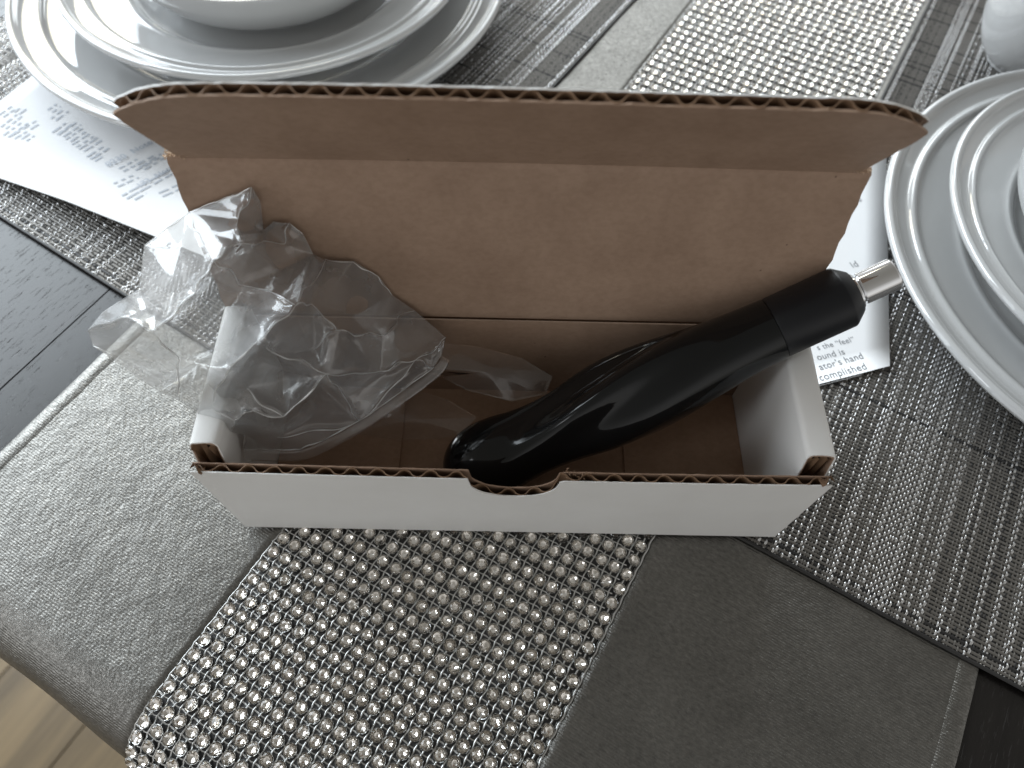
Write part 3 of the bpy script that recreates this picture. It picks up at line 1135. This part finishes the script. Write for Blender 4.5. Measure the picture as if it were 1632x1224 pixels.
xs = sorted(set(rng(0.0004, W - 0.0004, 0.0016) + [0.0861 + 0.0284 * i / 40 for i in range(41)]))
fp = liner('front_panel', box, top_front, xs, pl_front, 0.0, 0.0004, M_WHITE, 0.00025)
liner('inner_liner', fp, top_front, xs, pl_front, TH - 0.0004, TH, M_KRAFT, 0.0004)
fluting(fp, top_front, 0.002, W - 0.002, pl_front, TH / 2, TH / 2 - 0.00055, 0.014, 0.4)
# ragged brown fibres where the notch tears out on the right
rv, rf = [], []
for i in range(26):
    x = 0.1146 + rnd.random() * 0.009
    p = Vector((x, rnd.uniform(0.0002, TH), top_front(x) + rnd.uniform(-0.0008, 0.0003)))
    a = rnd.uniform(0, 6.28)
    d = Vector((math.cos(a), math.sin(a) * .7, rnd.uniform(0, .7))) * rnd.uniform(0.0005, 0.0013)
    e = Vector((-d.y, d.x, rnd.uniform(-.0003, .0006))) * 0.6
    k = len(rv)
    rv += [p, p + d, p + e]
    rf.append((k, k + 1, k + 2))
mk('torn_fibre', rv, rf, M_KRAFT_D, fp, kind='stuff')

# floor and back
v, f = boxvf(0.0008, W - 0.0008, TH + 0.0002, D - 0.0006, 0.0002, 0.0030)
mk('base_panel', v, f, M_KRAFT_L, box)
v, f = boxvf(0.0096, 0.0565, TH + 0.0012, D - 0.0042, 0.0031, 0.0044)
mk('floor_flap', v, f, M_KRAFT_L, box)
v, f = boxvf(0.1440, W - 0.0096, TH + 0.0012, D - 0.0042, 0.0031, 0.0040)
mk('floor_flap', v, f, M_KRAFT_L, box)


def pl_back(s, t, d):
    return (s, D - d, t)


xs2 = rng(0.0006, W - 0.0006, 0.004)
bp = liner('back_panel', box, lambda s: HB - 0.0006, xs2, pl_back, 0.0, 0.0005, M_WHITE)
liner('inner_liner', bp, lambda s: HB - 0.0010, xs2, pl_back, 0.0028, TH, M_KRAFT)


# roll-over side walls
def side_wall(mirror):
    th = 0.0006
    w = 0.0094

    def path(off):
        pts = []
        r_ = 0.0022 - off
        pts += [(off, z) for z in (0.0003, 0.015, 0.03, 0.045, HS - 0.0022)]
        for k in range(1, 6):
            a = math.pi - k * math.pi / 2 / 5
            pts.append((0.0022 + r_ * math.cos(a), HS - 0.0022 + r_ * math.sin(a)))
        pts.append((w * 0.55, HS + 0.0004 - off))
        for k in range(0, 6):
            a = math.pi / 2 - k * math.pi / 2 / 5
            pts.append((w - 0.0022 + r_ * math.cos(a), HS - 0.0022 + r_ * math.sin(a)))
        pts += [(w - off, z) for z in (0.045, 0.03, 0.015, 0.0032)]
        return pts

    def y_front(x, z):
        # the roll is cut back and torn at its front end
        t = max(0.0, min(1.0, (z - 0.049) / (HS - 0.049)))
        return TH + 0.0003 + 0.0036 * t ** 0.8 + (0.0004 * noise.noise(Vector((x * 900, z * 900, mirror * 5)))) * (t > 0)
    roots = []
    for nm, off0, off1, ml in (('side_wall', 0.0, 0.00045, M_WHITE), ('inner_lining', 0.0005, 0.0009, M_KRAFT)):
        P0, P1 = path(off0), path(off1)
        n = len(P0)
        ny = 10
        v, f = [], []
        for P in (P0, P1):
            for (x, z) in P:
                ya = y_front(x, z)
                for k in range(ny + 1):
                    y = ya + (D - 0.0040 - ya) * (k / ny) ** 1.4
                    wob = 0.0004 * noise.noise(Vector((x * 90, y * 70, z * 60 + mirror)))
                    X = x + wob
                    v.append((W - X if mirror else X, y, z + wob * (z > .05)))
        k_ = n * (ny + 1)
        for i in range(n - 1):
            for k in range(ny):
                a = i * (ny + 1) + k
                q = (a, a + 1, a + ny + 2, a + ny + 1)
                f.append(q)
                f.append(tuple(k_ + c for c in q[::-1]))
            a = i * (ny + 1)
            f.append((a, a + ny + 1, k_ + a + ny + 1, k_ + a))
            a += ny
            f.append((a, k_ + a, k_ + a + ny + 1, a + ny + 1))
        if mirror:
            f = [q[::-1] for q in f]
        o = mk(nm, v, f, ml, box if not roots else roots[0], smooth=False)
        me = o.data
        bm = bmesh.new(); bm.from_mesh(me)
        bmesh.ops.recalc_face_normals(bm, faces=bm.faces)
        bm.to_mesh(me); bm.free()
        me.polygons.foreach_set('use_smooth', [True] * len(me.polygons))
        try:
            me.set_sharp_from_angle(angle=R(40))
        except Exception:
            pass
        roots.append(o)
    # crushed brown board inside the open front end
    X0 = (lambda x: W - x) if mirror else (lambda x: x)
    v, f = [], []
    for k in range(9):
        t = k / 8
        x = 0.0010 + 0.0072 * t
        yb = TH + 0.0030 + 0.0030 * math.sin(t * 9 + mirror) ** 2
        for z in (0.022, 0.038, 0.050, 0.0585):
            v.append((X0(x), yb + 0.0008 * math.sin(z * 400 + t * 8), z))
    for k in range(8):
        for j in range(3):
            a = k * 4 + j
            f.append((a, a + 4, a + 5, a + 1))
    mk('crushed_board', v, f, M_KRAFT_D, roots[0], smooth=True)
    # torn scrap hanging on the front corner
    v, f = [], []
    for k in range(7):
        t = k / 6
        v.append((X0(0.0002 + 0.0042 * t), TH * 0.2 + 0.0018 * math.sin(t * 5), HF + 0.0004 + 0.0016 * math.sin(t * 3.1)))
        v.append((X0(0.0006 + 0.0034 * t), TH * 0.9 + 0.0006 * math.cos(t * 7), HF - 0.0026))
    for k in range(6):
        f.append((2 * k, 2 * k + 2, 2 * k + 3, 2 * k + 1))
    mk('torn_corner', v, f, M_KRAFT_D, roots[0], smooth=True)


side_wall(0)
side_wall(1)

# lid, leaning back
LA, LL = 0.2017, 0.0613
hy, hz = D - 0.0004, HB
sL, cL = math.sin(LA), math.cos(LA)


def edge_wave(t, k):
    return 0.00035 * noise.noise(Vector((t * 300, k, 4))) + 0.00030 * math.sin(t * 620 + k)


def pl_lid(s, t, d):
    # d = 0 outside (white), TH inside (brown)
    bow = 0.0010 * math.sin(math.pi * s / W) * (t / LL)
    e = 0.0
    if s < 0.0005 or s > W - 0.0005:
        e = edge_wave(t, s * 10)
    return (s + e, hy + sL * t - d * cL + bow, hz + cL * t + d * sL)


def soft(t_total, inset=0.0008):
    return lambda s: t_total


xs3 = [0.0] + rng(0.0015, W - 0.0015, 0.004) + [W]


def lid_sheet(name, parent, d0, d1, ml, inset):
    v, f = [], []
    ts = [0.0, 0.0006, 0.0014, 0.003, 0.008] + rng(0.012, LL - 0.008, 0.0035)[0:] + [LL - 0.003, LL - 0.0014, LL - 0.0006, LL]
    for d in (d0, d1):
        for s in xs3:
            for t in ts:
                q = 0.0
                if d > TH / 2:
                    m = min(t, LL - t)
                    q = -inset * (2.2 if LL - t < t else 1.0) * math.exp(-(m / 0.0009) ** 2)
                v.append(pl_lid(s, t, d + q))
    nt = len(ts)
    k = len(xs3) * nt
    for i in range(len(xs3) - 1):
        for j in range(nt - 1):
            a = i * nt + j
            f.append((a, a + 1, a + nt + 1, a + nt))
            f.append((k + a, k + a + nt, k + a + nt + 1, k + a + 1))
        for j, s in ((0, 1), (nt - 1, -1)):
            a = i * nt + j
            f.append((a, a + nt, k + a + nt, k + a)[::s])
    for i, s in ((0, 1), (len(xs3) - 1, -1)):
        for j in range(nt - 1):
            a = i * nt + j
            f.append((a, k + a, k + a + 1, a + 1)[::s])
    o = mk(name, v, f, ml, parent, smooth=True)
    bm = bmesh.new(); bm.from_mesh(o.data)
    bmesh.ops.recalc_face_normals(bm, faces=bm.faces)
    bm.to_mesh(o.data); bm.free()
    o.data.set_sharp_from_angle(angle=R(50))
    return o


lid = lid_sheet('lid', box, 0.0, 0.0006, M_WHITE, 0.0)
lid_sheet('inner_liner', lid, 0.0014, TH, M_KRAFT, 0.0007)

# tuck flap, bent forward from the lid's top edge
FB, FL = 1.1139, 0.0388
ty, tz = hy + sL * LL, hz + cL * LL
cF, sF = math.cos(FB), math.sin(FB)


def pl_flap(s, t, d):
    # t along the flap (towards the viewer), d = 0 outside, TH inside
    bow = 0.0009 * math.sin(math.pi * s / W)
    return (s, ty - cF * t - d * sF * 1.0 + bow, tz + sF * t - d * cF * 1.0 + 0.0 + 0.0008)


def top_flap(s):
    e = min(s, W - s)
    if e > 0.030:
        return FL + 0.0003 * math.sin(s * 30)
    t = 1 - e / 0.030
    return FL - 0.0105 * t ** 2.6


def bot_flap(s):
    e = min(s, W - s)
    return 0.0 if e > 0.0035 else (0.0035 - e) * 7.0


xs4 = [0.0002, 0.0006, 0.0011, 0.0016, 0.0022, 0.003, 0.0038] + rng(0.005, W - 0.005, 0.002) + [W - 0.0038, W - 0.003, W - 0.0022, W - 0.0016, W - 0.0011, W - 0.0006, W - 0.0002]
fl = liner('tuck_flap', box, top_flap, xs4, pl_flap, 0.0, 0.0005, M_WHITE, 0.0004, bot_flap)
liner('inner_liner', fl, lambda s: top_flap(s) - 0.0003, xs4, pl_flap, TH - 0.0006, TH, M_KRAFT, 0.0006, bot_flap)
fluting(fl, top_flap, 0.003, W - 0.003, pl_flap, TH / 2, TH / 2 - 0.0005, 0.012, 1.3)
# pale torn fibres at both ends of the lid crease
rv, rf = [], []
for side in (0, 1):
    for i in range(46 if side == 0 else 22):
        t = rnd.random()
        x = 0.0002 + 0.0065 * t * t
        p = Vector((x if side == 0 else W - x, ty - 0.0022 - rnd.uniform(0, 0.0018), tz + 0.0004 + rnd.uniform(-0.0008, 0.0014) * (1 - t)))
        a = rnd.uniform(0, 6.28)
        d = Vector((math.cos(a), math.sin(a), rnd.uniform(-.3, .9))) * rnd.uniform(0.0004, 0.0011)
        e = Vector((-d.z, d.x, d.y)) * 0.8
        k = len(rv)
        rv += [p, p + d, p + e]
        rf.append((k, k + 1, k + 2))
mk('torn_fibre', rv, rf, simple('torn_pale_fibre', (0.66, 0.50, 0.36), 0.9), lid, kind='stuff')

# ------------------------------------------------------------------ black handle
A = Vector((0.0905, 0.0212, 0.0186))
E = Vector((0.2082, 0.0567, 0.0776))
ax = (E - A).normalized()
Ltot = (E - A).length
side = ax.cross(Vector((0, 0, 1))).normalized()
upv = side.cross(ax).normalized()
handle = empty('black_handle', tuple(A), 'glossy black contoured handle with chrome tip leaning over the right end of the box', 'handle')
SJ = Ltot - 0.0265
prof = [(-0.0166, 0.0006), (-0.0160, 0.0036), (-0.0142, 0.0072), (-0.0110, 0.0104), (-0.0065, 0.0128), (0.000, 0.0142), (0.008, 0.0141), (0.019, 0.0130), (0.032, 0.0132), (0.046, 0.0149),
        (0.060, 0.0153), (0.074, 0.0143), (0.088, 0.0125), (0.100, 0.0112), (SJ, 0.01055)]
prof = smooth_profile(prof, 5)
NS = 96


def lerp_bump(s, c, w):
    return math.exp(-((s - c) / w) ** 2)


def gripping(s, th):
    """finger hollows and the long twisted ridge of the moulded grip"""
    m = 0.0
    tw = th - 14 * (s - 0.03)
    m -= 0.0030 * lerp_bump(s, 0.050, 0.028) * math.exp(-((((tw - 1.75 + math.pi) % (2 * math.pi)) - math.pi) / 0.42) ** 2)
    m -= 0.0017 * lerp_bump(s, 0.060, 0.026) * math.exp(-((((tw - 0.65 + math.pi) % (2 * math.pi)) - math.pi) / 0.30) ** 2)
    m += 0.0018 * lerp_bump(s, 0.040, 0.032) * math.exp(-((((tw - 1.15 + math.pi) % (2 * math.pi)) - math.pi) / 0.30) ** 2)
    m -= 0.0013 * lerp_bump(s, 0.028, 0.018) * math.exp(-((((th - 2.9 + math.pi) % (2 * math.pi)) - math.pi) / 0.6) ** 2)
    m += 0.0012 * lerp_bump(s, 0.052, 0.024) * math.exp(-((((th + 0.9 + math.pi) % (2 * math.pi)) - math.pi) / 0.8) ** 2)
    m += 0.00055 * math.cos(5 * tw + 0.6) * lerp_bump(s, 0.052, 0.026)
    return m


hv, hf = [], []
for s, r in prof:
    for k in range(NS):
        th = 2 * math.pi * k / NS
        rr = r + gripping(s, th) * min(1, r / 0.01)
        hv.append(A + ax * s + (upv * math.sin(th) + side * math.cos(th)) * rr)
n = len(prof)
for i in range(n - 1):
    for k in range(NS):
        l_ = (k + 1) % NS
        hf.append((i * NS + k, (i + 1) * NS + k, (i + 1) * NS + l_, i * NS + l_))
hf.append(tuple(range(NS)))
mk('grip', hv, [q[::-1] for q in hf], M_BLACK, handle, smooth=True)


def axial(name, pr_, matl, n=64, sharp=True, cap=True):
    v, f = [], []
    for s, r in pr_:
        for k in range(n):
            th = 2 * math.pi * k / n
            v.append(A + ax * s + (upv * math.sin(th) + side * math.cos(th)) * r)
    for i in range(len(pr_) - 1):
        for k in range(n):
            l_ = (k + 1) % n
            f.append((i * n + k, i * n + l_, (i + 1) * n + l_, (i + 1) * n + k))
    f.append(tuple(range(n))[::-1])
    f.append(tuple((len(pr_) - 1) * n + k for k in range(n)))
    o = mk(name, v, f, matl, handle, smooth=True)
    bm = bmesh.new(); bm.from_mesh(o.data)
    bmesh.ops.recalc_face_normals(bm, faces=bm.faces)
    bm.to_mesh(o.data); bm.free()
    o.data.set_sharp_from_angle(angle=R(25))
    return o


axial('collar', [(SJ - 0.001, 0.0100), (SJ + 0.0001, 0.0100), (SJ + 0.00025, 0.0103), (SJ + 0.0008, 0.01045), (Ltot - 0.0042, 0.0103), (Ltot - 0.0036, 0.0101), (Ltot - 0.0004, 0.0074), (Ltot, 0.0070)], M_BLACK_S)
axial('chrome_washer', [(Ltot - 0.0003, 0.0060), (Ltot + 0.0006, 0.0060), (Ltot + 0.0009, 0.0057), (Ltot + 0.0010, 0.0046), (Ltot + 0.0018, 0.0044)], M_CHROME)
axial('chrome_tip', [(Ltot + 0.0017, 0.0050), (Ltot + 0.0020, 0.0053), (Ltot + 0.0122, 0.0053), (Ltot + 0.0127, 0.0050), (Ltot + 0.0128, 0.0040), (Ltot + 0.0122, 0.0036)], M_CHROME)

# ------------------------------------------------------------------ clear bag
def refine(v, f, levels, smooth_it, ridge, seed, folds=()):
    bm = bmesh.new()
    bv = [bm.verts.new(p) for p in v]
    for q in f:
        try:
            bm.faces.new([bv[k] for k in q])
        except ValueError:
            pass
    for lv in range(levels):
        bmesh.ops.subdivide_edges(bm, edges=bm.edges[:], cuts=1, use_grid_fill=True)
        if lv in (1, 3):
            for _ in range(smooth_it):
                bmesh.ops.smooth_vert(bm, verts=[q for q in bm.verts if not q.is_boundary], factor=0.5, use_axis_x=True, use_axis_y=True, use_axis_z=True)
    bm.normal_update()
    view = (Vector(cam.location) - Vector((0.03, 0.03, 0.06))).normalized()
    rs = random.Random(seed)
    dirs = []
    for k in range(9):
        a = rs.uniform(0, math.pi)
        d = Vector((math.cos(a), math.sin(a) * .8, math.sin(a) * .6))
        dirs.append((d, rs.uniform(26, 95), rs.uniform(0, 9)))
    for q in bm.verts:
        p = q.co
        h = 0
        for k, (d, fr, ph) in enumerate(dirs):
            x = d.dot(p) * fr + ph + 1.3 * noise.noise(p * 38 + Vector((k, 0, seed)))
            tri = abs((x % 2) - 1)
            amp = max(0.0, noise.noise(p * 26 + Vector((seed, k * 3.1, 0))))
            h += (tri ** 2.2 - 0.3) * amp / fr * 60
        q.co = p + view * h * ridge * (0.15 if q.is_boundary else 1)
    if folds:
        # sharp creases: the film stands up in a thin bead along every fold line
        P = np.array([tuple(q.co) for q in bm.verts])
        H = np.zeros(len(P))
        for a, b in folds:
            a, b = np.array(a), np.array(b)
            ab = b - a
            tt = np.clip(((P - a) @ ab) / (ab @ ab), 0, 1)
            wig = 0.0009 * np.sin(tt * 7 + a[0] * 900)
            side_ = np.cross(ab / np.linalg.norm(ab), np.array(view))
            dv = P - (a + tt[:, None] * ab) - wig[:, None] * side_ * np.sin(np.pi * tt)[:, None]
            dv -= (dv @ np.array(view))[:, None] * np.array(view)
            d2 = np.linalg.norm(dv, axis=1)
            H = np.maximum(H, (0.0015 * np.exp(-(d2 / 0.00085) ** 2) + 0.0012 * np.exp(-(d2 / 0.0035) ** 2)) * (0.35 + 0.65 * np.sin(np.pi * tt)))
        for q, h in zip(bm.verts, H):
            q.co += view * float(h) * (0.0 if q.is_boundary else 1.0)
    bm.normal_update()
    vv = [q.co.copy() for q in bm.verts]
    bm.verts.index_update()
    ff = [[q.index for q in fa.verts] for fa in bm.faces]
    bm.free()
    return vv, ff


bag = empty('plastic_bag', (0.03, 0.04, 0.05), 'crumpled clear plastic bag spilling over the left end of the open box', 'plastic bag')
P2 = [Vector(q) for q in BAG_UV]
edges = [(i, (i + 1) % BAG_RIM) for i in range(BAG_RIM)] + [tuple(e) for e in BAG_FOLDS]
r_ = delaunay_2d_cdt(P2, edges, [list(range(BAG_RIM))], 1, 1e-7)
ov, oe, of, orig = r_[0], r_[1], r_[2], r_[3]
pts3 = []
for i, q in enumerate(ov):
    if orig[i]:
        pts3.append(Vector(BAG_PTS[orig[i][0]]))
    else:
        d = sorted(range(len(P2)), key=lambda k: (P2[k] - q).length)[:3]
        ws = [1 / ((P2[k] - q).length + 1e-6) for k in d]
        pts3.append(sum((Vector(BAG_PTS[k]) * w for k, w in zip(d, ws)), Vector()) / sum(ws))
vv, ff = refine(pts3, of, 5, 1, 0.0011, 3, [(BAG_PTS[a], BAG_PTS[b]) for a, b in BAG_FOLDS])
mk('front_film', vv, ff, M_FILM, bag, smooth=True)
# pale tubes on the front film: crease scatter plus glints put into the colour
from mathutils.kdtree import KDTree
kd = KDTree(len(vv))
for i, q in enumerate(vv):
    kd.insert(q, i)
kd.balance()
M_CREASE = film('crease_glint_film', 0.8, 0.10)
cv, cf = [], []
vw = (Vector(cam.location) - Vector((0.03, 0.03, 0.06))).normalized()
for a_, b_ in BAG_FOLDS + [(4, 5), (5, 6), (6, 7), (7, 8), (15, 16), (16, 17), (17, 18), (12, 13), (36, 37), (22, 23), (23, 24), (24, 25), (25, 26), (26, 27), (27, 28), (28, 29)]:
    a, b = Vector(BAG_PTS[a_]), Vector(BAG_PTS[b_])
    n = max(4, int((b - a).length / 0.0009))
    base = len(cv)
    sd = (b - a).normalized().cross(vw).normalized()
    pathp = []
    for k in range(n + 1):
        t_ = k / n
        p = a.lerp(b, t_) + sd * (0.0009 * math.sin(t_ * 7 + a.x * 900) * math.sin(math.pi * t_))
        q, qi, d = kd.find(p + vw * 0.001)
        pathp.append(q)
    for _ in range(3):
        pathp = [pathp[0]] + [(pathp[k - 1] + pathp[k] * 2 + pathp[k + 1]) / 4 for k in range(1, n)] + [pathp[-1]]
    for k in range(n + 1):
        w_ = 0.00005 + 0.00023 * math.sin(math.pi * k / n) * (0.6 + 0.8 * noise.noise(pathp[k] * 220))
        for c_, h_ in ((-1, 0), (0, 1), (1, 0)):
            cv.append(pathp[k] + sd * w_ * c_ + vw * (w_ * h_ + 0.0001))
    for k in range(n):
        for j in range(2):
            cf.append((base + k * 3 + j, base + k * 3 + j + 1, base + k * 3 + j + 4, base + k * 3 + j + 3))
mk('crease_glints', cv, cf, M_CREASE, bag, smooth=True, kind='stuff')
# back film: same rim, pushed away from the viewer, with its own folds
view = (Vector(cam.location) - Vector((0.03, 0.03, 0.06))).normalized()
rs = random.Random(11)
back = []
for i, p in enumerate(pts3):
    o_ = orig[i][0] if orig[i] else 999
    if o_ < BAG_RIM:
        back.append(p - view * 0.0004)
    else:
        back.append(p - view * rs.uniform(0.012, 0.030) + Vector((rs.uniform(-.004, .004), rs.uniform(-.004, .004), 0)))
vv, ff = refine(back, of, 5, 1, 0.0011, 8, [(tuple(back[rs.randrange(len(back))]), tuple(back[rs.randrange(len(back))])) for _ in range(16)])
mk('back_film', vv, ff, M_FILM, bag, smooth=True)
# heat-sealed hem along the mouth of the bag
hem = [Vector(BAG_PTS[k]) for k in range(21, 29)]
hv, hf = [], []
hp = []
for i in range(len(hem) - 1):
    for k in range(8):
        t = k / 8
        p0, p1, p2, p3 = hem[max(i - 1, 0)], hem[i], hem[i + 1], hem[min(i + 2, len(hem) - 1)]
        hp.append(0.5 * ((2 * p1) + (-p0 + p2) * t + (2 * p0 - 5 * p1 + 4 * p2 - p3) * t * t + (-p0 + 3 * p1 - 3 * p2 + p3) * t ** 3))
for i, p in enumerate(hp):
    t = (hp[min(i + 1, len(hp) - 1)] - hp[max(i - 1, 0)]).normalized()
    inn_ = view.cross(t).normalized()
    for c, d in ((0, 0.0003), (0.0006, 0.0008), (0.0013, 0.0002), (0.0024, 0.0006), (0.0034, 0.0)):
        hv.append(p + inn_ * c + view * (d + 0.0004 * noise.noise(p * 300)))
for i in range(len(hp) - 1):
    for j in range(4):
        a = i * 5 + j
        hf.append((a, a + 1, a + 6, a + 5))
mk('sealed_hem', hv, hf, M_FILM, bag, smooth=True)
# the end of the bag trailing across the box, behind the handle
for nm, src, sd, am in (('trailing_film', TAIL_PTS, 21, 0.0010), ('trailing_film', FILM_PTS, 33, 0.0008)):
    c = sum((Vector(q) for q in src), Vector()) / len(src)
    nrm = view
    vs = [Vector(q) for q in src] + [c + nrm * 0.004]
    n = len(src)
    fs = [(i, (i + 1) % n, n) for i in range(n)]
    vv, ff = refine(vs, fs, 5, 1, am, sd)
    mk(nm, vv, ff, M_FILM2, bag, smooth=True)
